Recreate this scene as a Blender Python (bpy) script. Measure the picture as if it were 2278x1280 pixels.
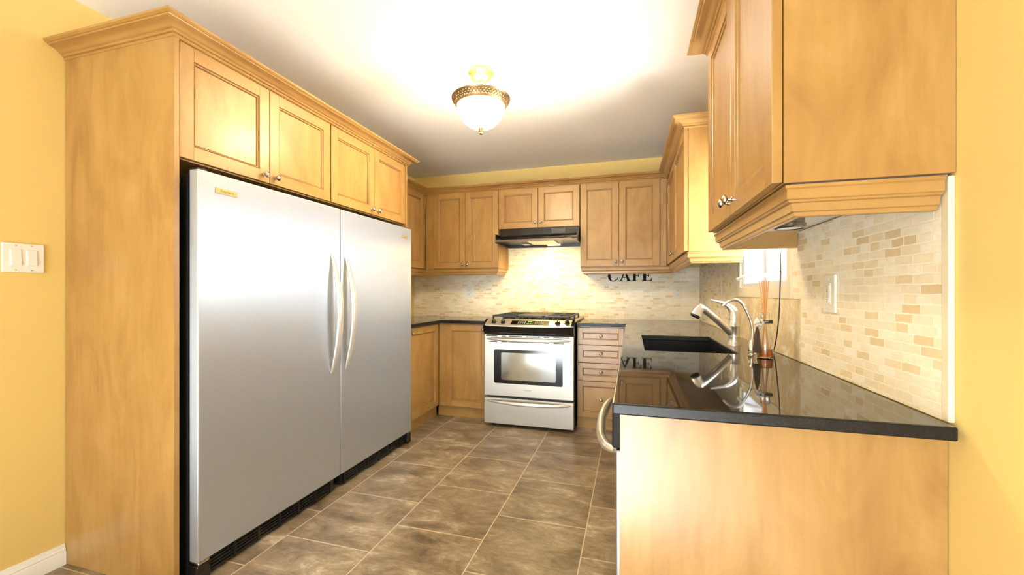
import bpy, bmesh, math, random
from mathutils import Vector, Matrix
PI = math.pi
random.seed(7)
for _o in list(bpy.data.objects): bpy.data.objects.remove(_o)
SC = bpy.context.scene
COL = SC.collection

# ------------------------------------------------------------------ camera, sky, big lights, exposure
F_PX, YAW, CAM_H = 919.83, 0.2809, 1.177
cam_d = bpy.data.cameras.new('camera'); cam = bpy.data.objects.new('camera', cam_d); COL.objects.link(cam)
cam_d.sensor_fit = 'HORIZONTAL'; cam_d.sensor_width = 36.0; cam_d.lens = 36.0 * F_PX / 2278.0
cam_d.shift_y = 10.58 / 2278.0; cam_d.clip_start = 0.02
cam.location = (0, 0, CAM_H); cam.rotation_euler = (PI / 2, 0, YAW)
SC.camera = cam
SC.view_settings.view_transform = 'Standard'; SC.view_settings.look = 'None'
SC.view_settings.gamma = 1.0; SC.view_settings.use_curve_mapping = False
SC.view_settings.exposure = 1.52

W = bpy.data.worlds.new('sky'); SC.world = W; W.use_nodes = True
W.node_tree.nodes['Background'].inputs[0].default_value = (0.93, 0.97, 1.0, 1)
W.node_tree.nodes['Background'].inputs[1].default_value = 1.3

def area(name, loc, rot, sx, sy, power, color):
    l = bpy.data.lights.new(name, 'AREA'); l.shape = 'RECTANGLE'; l.size = sx; l.size_y = sy
    l.energy = power; l.color = color
    o = bpy.data.objects.new(name, l); COL.objects.link(o); o.location = loc; o.rotation_euler = rot
    return o
area('added_patio_light', (-0.85, -3.15, 0.75), (PI / 2, 0, 0), 2.5, 1.3, 31, (0.64, 0.84, 1.0))      # faces +y; light added at the invented patio door to brighten the fronts
sun = bpy.data.lights.new('sun', 'SUN'); sun.energy = 40.0; sun.angle = 0.01; sun.color = (0.84, 0.93, 1.0)
sun_o = bpy.data.objects.new('sun', sun); COL.objects.link(sun_o); sun_o.rotation_euler = (math.radians(56.5), 0, math.radians(-6))
area('window_daylight', (1.22, 2.24, 1.98), (0, PI / 2 - 0.62, 0), 0.9, 0.9, 30, (0.86, 0.94, 1.0))
area('added_ceiling_fill', (1.42, 2.31, 1.22), (0, PI / 2 + 0.38, 0), 0.9, 1.0, 92, (0.95, 0.98, 1.0))  # light added outside the window, aimed up to brighten the ceiling

# ------------------------------------------------------------------ node helpers and materials
def newmat(name):
    m = bpy.data.materials.new(name); m.use_nodes = True
    nt = m.node_tree; return m, nt, nt.nodes, nt.links, nt.nodes['Principled BSDF']
def setp(b, **k):
    for n, v in k.items(): b.inputs[n.replace('_', ' ')].default_value = v
def rgb(r, g, b):
    f = lambda c: ((c / 255 + 0.055) / 1.055) ** 2.4 if c > 10 else c / 255 / 12.92
    return (f(r), f(g), f(b), 1)
def ramp(N, stops):
    r = N.new('ShaderNodeValToRGB'); e = r.color_ramp.elements
    while len(e) < len(stops): e.new(0.5)
    for i, (p, c) in enumerate(stops): e[i].position = p; e[i].color = c
    return r
def noise(N, L, vec, scale, detail=4, rough=0.55, dist=0.0):
    n = N.new('ShaderNodeTexNoise'); n.inputs['Scale'].default_value = scale; n.inputs['Detail'].default_value = detail
    n.inputs['Roughness'].default_value = rough; n.inputs['Distortion'].default_value = dist
    L.new(vec, n.inputs['Vector']); return n
def mapping(N, L, vec, scale=(1, 1, 1), rot=(0, 0, 0), loc=(0, 0, 0)):
    m = N.new('ShaderNodeMapping'); m.inputs['Scale'].default_value = scale
    m.inputs['Rotation'].default_value = rot; m.inputs['Location'].default_value = loc
    L.new(vec, m.inputs['Vector']); return m.outputs[0]
def mixc(N, L, fac, a, b, mode='MIX'):
    m = N.new('ShaderNodeMix'); m.data_type = 'RGBA'; m.blend_type = mode
    for v, i in ((fac, 0), (a, 6), (b, 7)):
        if hasattr(v, 'links'): L.new(v, m.inputs[i])
        else: m.inputs[i].default_value = v
    return m.outputs[2]
def mathn(N, L, op, a, b=0.0):
    m = N.new('ShaderNodeMath'); m.operation = op
    for v, i in ((a, 0), (b, 1)):
        if hasattr(v, 'links'): L.new(v, m.inputs[i])
        else: m.inputs[i].default_value = v
    return m.outputs[0]
def bump(N, L, B, h, strength=0.2, dist=0.002, inv=False):
    b = N.new('ShaderNodeBump'); b.inputs['Strength'].default_value = strength; b.inputs['Distance'].default_value = dist
    b.invert = inv; L.new(h, b.inputs['Height']); L.new(b.outputs[0], B.inputs['Normal'])

def plain(name, col, rough=0.5, metal=0.0, spec=0.5, coat=0.0, emis=None, estr=0.0):
    m, nt, N, L, B = newmat(name)
    setp(B, Base_Color=col, Roughness=rough, Metallic=metal, Specular_IOR_Level=spec, Coat_Weight=coat)
    if emis: B.inputs['Emission Color'].default_value = emis; B.inputs['Emission Strength'].default_value = estr
    # very faint procedural tone variation
    tc = N.new('ShaderNodeTexCoord'); n = noise(N, L, tc.outputs['Object'], 9.0, 3)
    r = ramp(N, [(0.3, (0.94, 0.94, 0.94, 1)), (0.7, (1, 1, 1, 1))]); L.new(n.outputs['Fac'], r.inputs[0])
    L.new(mixc(N, L, 1.0, col, r.outputs[0], 'MULTIPLY'), B.inputs['Base Color'])
    return m

def wood(name, axis, dark=(0.300, 0.152, 0.045, 1), mid=(0.372, 0.207, 0.060, 1), light=(0.435, 0.258, 0.090, 1)):
    m, nt, N, L, B = newmat(name)
    tc = N.new('ShaderNodeTexCoord'); oi = N.new('ShaderNodeObjectInfo')
    add = N.new('ShaderNodeVectorMath'); add.operation = 'ADD'
    sc = N.new('ShaderNodeVectorMath'); sc.operation = 'SCALE'; sc.inputs[0].default_value = (17.3, 9.1, 23.7)
    L.new(oi.outputs['Random'], sc.inputs['Scale'])
    L.new(tc.outputs['Object'], add.inputs[0]); L.new(sc.outputs[0], add.inputs[1])
    s1 = [1, 1, 1]; s1['xyz'.index(axis)] = 0.07
    s2 = [1, 1, 1]; s2['xyz'.index(axis)] = 0.38
    fine = noise(N, L, mapping(N, L, add.outputs[0], s1), 46, 5, 0.6, 0.6)
    blot = noise(N, L, mapping(N, L, add.outputs[0], s2), 5.5, 5, 0.62, 1.2)
    r1 = ramp(N, [(0.28, dark), (0.5, mid), (0.75, light)]); L.new(blot.outputs['Fac'], r1.inputs[0])
    r2 = ramp(N, [(0.3, (0.88, 0.86, 0.82, 1)), (0.6, (1, 1, 1, 1))]); L.new(fine.outputs['Fac'], r2.inputs[0])
    L.new(mixc(N, L, 0.75, r1.outputs[0], r2.outputs[0], 'MULTIPLY'), B.inputs['Base Color'])
    setp(B, Roughness=0.33, Specular_IOR_Level=0.45, Coat_Weight=0.12, Coat_Roughness=0.2)
    bump(N, L, B, fine.outputs['Fac'], 0.06, 0.001)
    return m
WZ, WX, WY = wood('maple_grain_up', 'z'), wood('maple_grain_across', 'x'), wood('maple_grain_along', 'y')
WOODS = [WZ, WX, WY]

def steel(name, col, rough, axis='z', aniso=0.0):
    m, nt, N, L, B = newmat(name)
    tc = N.new('ShaderNodeTexCoord'); s = [1, 1, 1]; s['xyz'.index(axis)] = 0.02
    n = noise(N, L, mapping(N, L, tc.outputs['Object'], s), 420, 3, 0.6)
    r = ramp(N, [(0.3, (rough - 0.05,) * 3 + (1,)), (0.7, (rough + 0.06,) * 3 + (1,))]); L.new(n.outputs['Fac'], r.inputs[0])
    L.new(r.outputs[0], B.inputs['Roughness'])
    setp(B, Base_Color=col, Metallic=(0.82 if aniso > 0.5 else 0.68) if aniso else 1.0, Anisotropic=aniso)
    if aniso:
        tg = N.new('ShaderNodeTangent'); tg.direction_type = 'RADIAL'; tg.axis = 'Z'; L.new(tg.outputs[0], B.inputs['Tangent'])
    bump(N, L, B, n.outputs['Fac'], 0.03, 0.0006)
    return m
STEEL = steel('brushed_steel_door', (0.56, 0.61, 0.69, 1), 0.40, 'z', 0.75)
STEEL_W = steel('brushed_steel_warm', (0.53, 0.505, 0.455, 1), 0.36, 'x', 0.3)
NICKEL = plain('brushed_nickel', (0.68, 0.65, 0.60, 1), 0.28, 0.86)
SATIN = plain('satin_handle_metal', (0.74, 0.71, 0.66, 1), 0.33, 0.62)
DARKSTEEL = plain('dark_hood_steel', (0.16, 0.12, 0.09, 1), 0.3, 0.8)
DULLBLACK = plain('dull_black_plastic', (0.012, 0.011, 0.011, 1), 0.6, 0.0, 0.2)
BTN = plain('grey_buttons', (0.36, 0.33, 0.28, 1), 0.5)
PUCK = plain('puck_metal', (0.30, 0.27, 0.23, 1), 0.25, 0.9)
KNOBM = plain('knob_metal', (0.50, 0.46, 0.40, 1), 0.22, 1.0)
DWSTEEL = plain('dishwasher_steel', (0.30, 0.285, 0.26, 1), 0.4, 0.85)
CHROME = plain('polished_metal', (0.78, 0.77, 0.75, 1), 0.12, 1.0)
BLACK = plain('black_plastic', (0.010, 0.010, 0.011, 1), 0.32)
BLACK_GLOSS = plain('black_enamel', (0.008, 0.007, 0.007, 1), 0.12)
IRON = plain('cast_iron', (0.022, 0.020, 0.018, 1), 0.42)
WHITE = plain('white_plastic', (0.84, 0.84, 0.82, 1), 0.35)
IVORY = plain('ivory_plastic', (0.80, 0.76, 0.66, 1), 0.35)
WTRIM = plain('white_trim_paint', (0.86, 0.87, 0.88, 1), 0.35)
WFRAME = plain('vinyl_window_frame', (0.60, 0.61, 0.62, 1), 0.4)
WMELA = plain('white_melamine', (0.74, 0.70, 0.64, 1), 0.45)
GOLD = plain('gold_badge', (0.50, 0.34, 0.11, 1), 0.42, 0.3)
DARKINK = plain('dark_lettering', (0.05, 0.035, 0.02, 1), 0.5)
BLACKLET = plain('black_painted_letters', (0.008, 0.007, 0.007, 1), 0.7, spec=0.2)
BRASS = plain('antique_brass', (0.17, 0.105, 0.035, 1), 0.40, 0.8)
BRONZE = plain('bronze_lattice_rim', (0.22, 0.145, 0.065, 1), 0.42, 0.7)
OVENGLASS = plain('oven_window_mirror', (0.46, 0.46, 0.44, 1), 0.10, 0.9)
SLOT = plain('dark_slot', (0.006, 0.006, 0.006, 1), 0.6)
CASING = plain('cream_stone_casing', (0.78, 0.70, 0.53, 1), 0.4)
SINKM = plain('black_sink', (0.010, 0.010, 0.011, 1), 0.22)
CORDM = plain('brown_cord', (0.05, 0.03, 0.025, 1), 0.4)
LED = plain('green_digits', (0.1, 0.6, 0.05, 1), 0.4, emis=(0.35, 1.0, 0.10, 1), estr=1.5)

def granite(name='black_granite', rough=0.035, spec=0.85):
    m, nt, N, L, B = newmat(name)
    tc = N.new('ShaderNodeTexCoord')
    n1 = noise(N, L, tc.outputs['Object'], 190, 4, 0.7); n2 = noise(N, L, tc.outputs['Object'], 55, 3, 0.6)
    r = ramp(N, [(0.45, (0.010, 0.009, 0.009, 1)), (0.66, (0.022, 0.020, 0.019, 1)), (0.76, (0.11, 0.10, 0.095, 1))])
    L.new(mathn(N, L, 'ADD', mathn(N, L, 'MULTIPLY', n1.outputs['Fac'], 0.7), mathn(N, L, 'MULTIPLY', n2.outputs['Fac'], 0.3)), r.inputs[0])
    L.new(r.outputs[0], B.inputs['Base Color'])
    setp(B, Roughness=rough, Specular_IOR_Level=spec)
    return m
GRANITE = granite(); GRANITE_E = granite('granite_honed_edge', 0.34, 0.22)

def paint(name, col, rough=0.55):
    m, nt, N, L, B = newmat(name)
    tc = N.new('ShaderNodeTexCoord'); n = noise(N, L, tc.outputs['Object'], 260, 3, 0.6); b = noise(N, L, tc.outputs['Object'], 1.3, 2)
    r = ramp(N, [(0.3, tuple(c * 0.97 for c in col[:3]) + (1,)), (0.7, col)]); L.new(b.outputs['Fac'], r.inputs[0])
    L.new(r.outputs[0], B.inputs['Base Color']); setp(B, Roughness=rough, Specular_IOR_Level=0.35)
    bump(N, L, B, n.outputs['Fac'], 0.05, 0.001)
    return m
YELLOW = paint('yellow_wall_paint', (0.76, 0.575, 0.215, 1))
CEILP = paint('white_ceiling_paint', (0.92, 0.905, 0.885, 1), 0.8)

def planar(N, L, a, b):
    tc = N.new('ShaderNodeTexCoord'); s = N.new('ShaderNodeSeparateXYZ'); c = N.new('ShaderNodeCombineXYZ')
    L.new(tc.outputs['Object'], s.inputs[0]); L.new(s.outputs[a], c.inputs[0]); L.new(s.outputs[b], c.inputs[1])
    return c.outputs[0], tc.outputs['Object']
def brickn(N, L, vec, w, h, mortar, smooth=0.1, off=0.5, offf=2, sq=1.0, sqf=2):
    k = N.new('ShaderNodeTexBrick'); k.offset = off; k.offset_frequency = offf; k.squash = sq; k.squash_frequency = sqf
    k.inputs['Scale'].default_value = 1.0; k.inputs['Brick Width'].default_value = w; k.inputs['Row Height'].default_value = h
    k.inputs['Mortar Size'].default_value = mortar; k.inputs['Mortar Smooth'].default_value = smooth
    k.inputs['Color1'].default_value = (0, 0, 0, 1); k.inputs['Color2'].default_value = (1, 1, 1, 1); k.inputs['Mortar'].default_value = (0.5, 0.5, 0.5, 1)
    L.new(vec, k.inputs['Vector']); return k

def travertine(name, a):
    m, nt, N, L, B = newmat(name)
    v, obj = planar(N, L, a, 2)
    wob = noise(N, L, obj, 26, 2)
    vm = N.new('ShaderNodeVectorMath'); vm.operation = 'SCALE'; vm.inputs['Scale'].default_value = 0.006
    L.new(wob.outputs['Color'], vm.inputs[0])
    va = N.new('ShaderNodeVectorMath'); va.operation = 'ADD'; L.new(v, va.inputs[0]); L.new(vm.outputs[0], va.inputs[1])
    k = brickn(N, L, va.outputs[0], 0.068, 0.0226, 0.0021, 0.45, 0.37, 2, 0.70, 3)
    r = ramp(N, [(0.0, rgb(222, 200, 160)), (0.10, rgb(231, 213, 178)), (0.22, rgb(241, 229, 202)), (0.7, rgb(247, 238, 218)), (1.0, rgb(251, 246, 233))])
    L.new(k.outputs['Color'], r.inputs[0])
    g = noise(N, L, mapping(N, L, obj, (1, 1, 2.4)), 30, 5, 0.65, 0.8)
    gr = ramp(N, [(0.3, (0.86, 0.82, 0.75, 1)), (0.6, (1, 1, 1, 1))]); L.new(g.outputs['Fac'], gr.inputs[0])
    c = mixc(N, L, 0.6, r.outputs[0], gr.outputs[0], 'MULTIPLY')
    c2 = mixc(N, L, k.outputs['Fac'], c, rgb(249, 241, 224))
    L.new(c2, B.inputs['Base Color']); setp(B, Roughness=0.52, Specular_IOR_Level=0.35)
    h = mathn(N, L, 'ADD', mathn(N, L, 'SUBTRACT', 1.0, k.outputs['Fac']), mathn(N, L, 'MULTIPLY', g.outputs['Fac'], 0.35))
    bump(N, L, B, h, 0.28, 0.002)
    return m
TILE_B, TILE_R = travertine('tumbled_stone_brick_across', 0), travertine('tumbled_stone_brick_along', 1)

def slabstone():
    m, nt, N, L, B = newmat('veined_stone_slab')
    tc = N.new('ShaderNodeTexCoord')
    n = noise(N, L, mapping(N, L, tc.outputs['Object'], (1, 1.0, 1.0)), 11, 10, 0.76, 0.15)
    r = ramp(N, [(0.34, rgb(178, 148, 100)), (0.44, rgb(212, 187, 142)), (0.55, rgb(227, 208, 168)), (0.64, rgb(246, 239, 220))])
    L.new(n.outputs['Fac'], r.inputs[0]); L.new(r.outputs[0], B.inputs['Base Color']); setp(B, Roughness=0.35)
    return m
SLABSTONE = slabstone()

def floormat():
    m, nt, N, L, B = newmat('slate_look_floor_tile')
    v, obj = planar(N, L, 1, 0)                       # brick length along y, rows along x
    vv = mapping(N, L, v, (1, 1, 1), (0, 0, 0), (-1.6205 + 0.4562 * 4.5, 1.600 + 0.4615 * 6, 0))
    k = brickn(N, L, vv, 0.4562, 0.4615, 0.0026, 0.05, 0.5, 2)
    sep = N.new('ShaderNodeVectorMath'); sep.operation = 'SCALE'; sep.inputs['Scale'].default_value = 5.0; L.new(k.outputs['Color'], sep.inputs[0])
    va = N.new('ShaderNodeVectorMath'); va.operation = 'ADD'; L.new(obj, va.inputs[0]); L.new(sep.outputs[0], va.inputs[1])
    n1 = noise(N, L, mapping(N, L, va.outputs[0], (0.8, 1.5, 1), (0, 0, 0.35)), 4.6, 10, 0.74, 0.5)
    n2 = noise(N, L, mapping(N, L, va.outputs[0], (0.6, 2.2, 1), (0, 0, 0.2)), 26, 9, 0.8, 0.4)
    r = ramp(N, [(0.36, rgb(80, 65, 49)), (0.46, rgb(117, 101, 80)), (0.55, rgb(147, 131, 110)), (0.66, rgb(204, 192, 173))])
    L.new(mathn(N, L, 'ADD', mathn(N, L, 'MULTIPLY', n1.outputs['Fac'], 0.7), mathn(N, L, 'MULTIPLY', n2.outputs['Fac'], 0.3)), r.inputs[0])
    t = ramp(N, [(0, (0.86, 0.84, 0.82, 1)), (1, (1.06, 1.05, 1.04, 1))]); L.new(k.outputs['Color'], t.inputs[0])
    c = mixc(N, L, 1.0, r.outputs[0], t.outputs[0], 'MULTIPLY')
    L.new(mixc(N, L, k.outputs['Fac'], c, rgb(196, 180, 156)), B.inputs['Base Color'])
    rr = ramp(N, [(0.3, (0.30,) * 3 + (1,)), (0.7, (0.46,) * 3 + (1,))]); L.new(n2.outputs['Fac'], rr.inputs[0]); L.new(rr.outputs[0], B.inputs['Roughness'])
    h = mathn(N, L, 'ADD', mathn(N, L, 'SUBTRACT', 1.0, k.outputs['Fac']), mathn(N, L, 'MULTIPLY', n2.outputs['Fac'], 0.4))
    bump(N, L, B, h, 0.25, 0.002)
    return m
FLOORM = floormat()

def glass(name, col=(1, 1, 1, 1), rough=0.0, ior=1.45):
    m, nt, N, L, B = newmat(name); setp(B, Base_Color=col, Roughness=rough, IOR=ior, Transmission_Weight=1.0); return m
BOTTLE = glass('clear_glass'); LIQUID = glass('amber_oil', (0.80, 0.30, 0.04, 1), 0.0, 1.36)
PANE = glass('window_pane', (1, 1, 1, 1), 0.0, 1.01)
def bowlmat():
    m, nt, N, L, B = newmat('lit_alabaster_glass')
    setp(B, Base_Color=(0.95, 0.90, 0.80, 1), Roughness=0.3)
    B.inputs['Emission Color'].default_value = (1.0, 0.81, 0.49, 1); B.inputs['Emission Strength'].default_value = 34.0
    return m
BOWL = bowlmat()
LENS = plain('lit_hood_lens', (0.9, 0.8, 0.5, 1), 0.4, emis=(1.0, 0.80, 0.42, 1), estr=1.6)
FILTER = steel('aluminium_filter', (0.62, 0.56, 0.44, 1), 0.42, 'x')
REED = plain('orange_reed', (0.78, 0.38, 0.12, 1), 0.6)
TASSEL = plain('brown_tassel', (0.10, 0.06, 0.035, 1), 0.8)
FLOWER = plain('cream_flower', (0.88, 0.83, 0.74, 1), 0.7)

# ------------------------------------------------------------------ mesh builder
class MB:
    def __init__(s): s.bm = bmesh.new()
    def _merge(s, b, mi, smooth=False):
        me = bpy.data.meshes.new('t')
        for f in b.faces: f.smooth = smooth
        for f in b.faces: f.material_index = mi if mi is not None else f.material_index
        b.to_mesh(me); b.free(); s.bm.from_mesh(me); bpy.data.meshes.remove(me)
    def box(s, x0, x1, y0, y1, z0, z1, mi=0, bev=0.0, seg=2):
        b = bmesh.new(); vs = [b.verts.new((x, y, z)) for x in (x0, x1) for y in (y0, y1) for z in (z0, z1)]
        for f in ((0, 1, 3, 2), (4, 6, 7, 5), (0, 4, 5, 1), (2, 3, 7, 6), (0, 2, 6, 4), (1, 5, 7, 3)): b.faces.new([vs[i] for i in f])
        if bev > 0: bmesh.ops.bevel(b, geom=list(b.edges), offset=bev, segments=seg, profile=0.5, affect='EDGES')
        s._merge(b, mi); return s
    def cells(s, A, Bv, inc, c0, c1, axes='xyz', bev=0.0, mi=0, seg=2, edge=False):
        """welded slab made of the grid cells (i, j) listed by inc(i, j); axes give which world axis a, b, thickness run along"""
        b = bmesh.new(); V = {}
        def P(a, bb, c):
            k = (a, bb, c)
            if k not in V:
                p = [0, 0, 0]
                for ax, val in zip(axes, k): p['xyz'.index(ax)] = val
                V[k] = b.verts.new(p)
            return V[k]
        n, m = len(A) - 1, len(Bv) - 1
        ok = lambda i, j: 0 <= i < n and 0 <= j < m and inc(i, j)
        for i in range(n):
            for j in range(m):
                if not ok(i, j): continue
                a0, a1, b0, b1 = A[i], A[i + 1], Bv[j], Bv[j + 1]
                for c in (c0, c1): b.faces.new([P(a0, b0, c), P(a1, b0, c), P(a1, b1, c), P(a0, b1, c)])
                if not ok(i - 1, j): b.faces.new([P(a0, b0, c0), P(a0, b1, c0), P(a0, b1, c1), P(a0, b0, c1)])
                if not ok(i + 1, j): b.faces.new([P(a1, b0, c0), P(a1, b1, c0), P(a1, b1, c1), P(a1, b0, c1)])
                if not ok(i, j - 1): b.faces.new([P(a0, b0, c0), P(a1, b0, c0), P(a1, b0, c1), P(a0, b0, c1)])
                if not ok(i, j + 1): b.faces.new([P(a0, b1, c0), P(a1, b1, c0), P(a1, b1, c1), P(a0, b1, c1)])
        bmesh.ops.recalc_face_normals(b, faces=list(b.faces))
        bmesh.ops.dissolve_limit(b, angle_limit=0.01, verts=list(b.verts), edges=list(b.edges))
        if bev > 0:
            es = [e for e in b.edges if len(e.link_faces) == 2 and e.calc_face_angle(0) > 0.5]
            bmesh.ops.bevel(b, geom=es, offset=bev, segments=seg, profile=0.5, affect='EDGES')
        for f in b.faces: f.material_index = 1 if (edge and abs(f.normal.z) < 0.9) else mi
        s._merge(b, None); return s
    def lathe(s, prof, seg=32, loc=(0, 0, 0), mat=None, mi=0, flute=None):
        b = bmesh.new(); rings = []
        M = Matrix.Translation(loc) @ (mat.to_4x4() if mat else Matrix())
        for (r, z) in prof:
            if r < 1e-6: rings.append([b.verts.new(M @ Vector((0, 0, z)))])
            else:
                rg = []
                for i in range(seg):
                    a = 2 * PI * i / seg; rr = r * (1 + (flute(i, r, z) if flute else 0))
                    rg.append(b.verts.new(M @ Vector((rr * math.cos(a), rr * math.sin(a), z))))
                rings.append(rg)
        for p, q in zip(rings, rings[1:]):
            if len(p) == 1 and len(q) == 1: continue
            for i in range(seg):
                j = (i + 1) % seg
                if len(p) == 1: b.faces.new([p[0], q[i], q[j]])
                elif len(q) == 1: b.faces.new([p[i], p[j], q[0]])
                else: b.faces.new([p[i], p[j], q[j], q[i]])
        s._merge(b, mi, True); return s
    def tube(s, pts, rad, seg=12, mi=0, sub=0, sx=1.0, sy=1.0, up=(0, 0, 1)):
        pts = [Vector(p) for p in pts]; n = len(pts)
        rad = list(rad) if hasattr(rad, '__len__') else [rad] * n
        if sub:
            P2, R2 = [], []
            for i in range(n - 1):
                p0, p1, p2, p3 = pts[max(i - 1, 0)], pts[i], pts[i + 1], pts[min(i + 2, n - 1)]
                for k in range(sub):
                    t = k / sub
                    P2.append(0.5 * (2 * p1 + (p2 - p0) * t + (2 * p0 - 5 * p1 + 4 * p2 - p3) * t * t + (3 * p1 - p0 - 3 * p2 + p3) * t ** 3))
                    R2.append(rad[i] * (1 - t) + rad[i + 1] * t)
            P2.append(pts[-1]); R2.append(rad[-1]); pts, rad = P2, R2; n = len(pts)
        b = bmesh.new(); rings = []; prev = Vector(up)
        for i, p in enumerate(pts):
            d = (pts[min(i + 1, n - 1)] - pts[max(i - 1, 0)]).normalized()
            u = prev - d * prev.dot(d)
            if u.length < 1e-4: u = d.orthogonal()
            u.normalize(); prev = u; v = d.cross(u)
            rings.append([b.verts.new(p + rad[i] * (sx * math.cos(2 * PI * k / seg) * u + sy * math.sin(2 * PI * k / seg) * v)) for k in range(seg)])
        for p, q in zip(rings, rings[1:]):
            for i in range(seg): j = (i + 1) % seg; b.faces.new([p[i], p[j], q[j], q[i]])
        b.faces.new(rings[0]); b.faces.new(rings[-1])
        s._merge(b, mi, True); return s
    def sweep(s, prof, path, mis=None):
        """closed profile (out, up) swept along a plan path with mitred corners; out is to the right of travel"""
        b = bmesh.new(); path = [Vector(p) for p in path]; n = len(path); rings = []
        nr = lambda a, c: Vector(((c - a).y, -(c - a).x, 0)).normalized()
        for i, p in enumerate(path):
            ns = []
            if i > 0: ns.append(nr(path[i - 1], p))
            if i < n - 1: ns.append(nr(p, path[i + 1]))
            m = ns[0] if len(ns) == 1 else (ns[0] + ns[1]) / (1 + ns[0].dot(ns[1]))
            rings.append([b.verts.new(p + m * o + Vector((0, 0, h))) for o, h in prof])
        k = len(prof)
        for i, (p, q) in enumerate(zip(rings, rings[1:])):
            d = path[i + 1] - path[i]; mi = 1 if abs(d.x) > abs(d.y) else 2
            for a in range(k):
                c = (a + 1) % k; f = b.faces.new([p[a], p[c], q[c], q[a]]); f.material_index = mi
        for rg in (rings[0], rings[-1]): b.faces.new(rg).material_index = 0
        s._merge(b, None, True); return s
    def prism(s, poly, y0, y1, mi=0, plane='xz'):
        b = bmesh.new()
        def P(a, c, t): return (a, t, c) if plane == 'xz' else ((t, a, c) if plane == 'yz' else (a, c, t))
        lo = [b.verts.new(P(a, c, y0)) for a, c in poly]; hi = [b.verts.new(P(a, c, y1)) for a, c in poly]
        b.faces.new(lo); b.faces.new(hi[::-1])
        for i in range(len(poly)): j = (i + 1) % len(poly); b.faces.new([lo[i], lo[j], hi[j], hi[i]])
        s._merge(b, mi); return s
    def mesh(s, name, angle=35):
        bmesh.ops.recalc_face_normals(s.bm, faces=list(s.bm.faces))
        me = bpy.data.meshes.new(name); flags = [f.smooth for f in s.bm.faces]; s.bm.to_mesh(me); s.bm.free()
        me.set_sharp_from_angle(angle=math.radians(angle)); me.polygons.foreach_set('use_smooth', flags); me.update()
        return me
    def build(s, name, mats, parent=None, loc=(0, 0, 0), angle=35):
        return link(name, s.mesh(name, angle), mats, parent, loc)
def link(name, me, mats, parent=None, loc=(0, 0, 0)):
    if mats is not None and not me.materials:
        for m in (mats if isinstance(mats, list) else [mats]): me.materials.append(m)
    o = bpy.data.objects.new(name, me); COL.objects.link(o); o.location = loc
    if parent: o.parent = parent
    return o
def tag(o, label=None, cat=None, group=None, kind=None):
    for k, v in (('label', label), ('category', cat), ('group', group), ('kind', kind)):
        if v: o[k] = v
    return o
def thing(name, label, cat, loc=(0, 0, 0), rz=0.0, group=None):
    o = bpy.data.objects.new(name, None); COL.objects.link(o); o.location = loc; o.rotation_euler = (0, 0, rz)
    o.empty_display_size = 0.1; return tag(o, label, cat, group)
def struct(o, label=None): return tag(o, label, None, None, 'structure')
def text_mesh(txt, size, depth, shear=0.0):
    c = bpy.data.curves.new('t', 'FONT'); c.body = txt; c.size = size; c.extrude = depth; c.shear = shear; c.align_x = 'CENTER'; c.align_y = 'CENTER'
    o = bpy.data.objects.new('t', c); COL.objects.link(o); dg = bpy.context.evaluated_depsgraph_get(); dg.update()
    me = bpy.data.meshes.new_from_object(o.evaluated_get(dg)); bpy.data.objects.remove(o); bpy.data.curves.remove(c); return me
RX = Matrix.Rotation(PI / 2, 4, 'X')            # local z -> world -y

# ------------------------------------------------------------------ dimensions of the room
XL, XR, YB, ZC, YF = -2.362, 0.624, 4.190, 2.469, -3.2
CT, CTB = 0.914, 0.886                           # countertop top and underside

# ------------------------------------------------------------------ setting
struct(MB().box(XL - 0.15, XR + 0.20, YF - 0.15, YB + 0.15, -0.1, 0).build('floor', FLOORM))
struct(MB().box(XL - 0.15, XR + 0.20, YF - 0.15, YB + 0.15, ZC, ZC + 0.1).build('ceiling', CEILP))
struct(MB().box(XL - 0.15, XL, YF - 0.15, YB + 0.15, 0, ZC).build('wall_left', YELLOW))
struct(MB().box(XL, XR, YB, YB + 0.15, 0, ZC).build('wall_back', YELLOW))
WY0, WY1, WZ0, WZ1 = 1.930, 2.690, 1.205, 1.86
struct(MB().cells([YF - 0.15, WY0, WY1, YB + 0.15], [0, WZ0, WZ1, ZC], lambda i, j: not (i == 1 and j == 1), XR, XR + 0.20, 'yzx').build('wall_right', YELLOW))
struct(MB().cells([XL, -2.1, 0.4, XR], [0, 2.2, ZC], lambda i, j: not (i == 1 and j == 0), YF - 0.15, YF, 'xzy').build('wall_front', YELLOW))
bprof = [(0, 0), (0.014, 0), (0.014, 0.055), (0.011, 0.060), (0.012, 0.066), (0.008, 0.074), (0.006, 0.088), (0, 0.088)]
struct(MB().sweep(bprof, [(XL, 1.184, 0), (XL, YF, 0)][::-1]).build('baseboard_left', [WTRIM] * 3))
struct(MB().sweep(bprof, [(XR, 1.0, 0), (XR, YF, 0)]).build('baseboard_right', [WTRIM] * 3))
struct(MB().box(XR - 0.011, XR, 1.042, 1.0625, CT, 1.412, bev=0.002).build('trim_1', [CASING]), 'white edge strip where the stone tile ends')
# invented patio door behind the camera, out of view, added to admit daylight
pd = MB()
for x0, x1 in ((-2.1, -2.04), (-0.9, -0.82), (0.34, 0.4)): pd.box(x0, x1, YF - 0.11, YF - 0.03, 0, 2.2)
pd.box(-2.1, 0.4, YF - 0.11, YF - 0.03, 2.13, 2.2); pd.box(-2.1, 0.4, YF - 0.11, YF - 0.03, 0, 0.06)
struct(pd.build('door_1', WTRIM))

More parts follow.
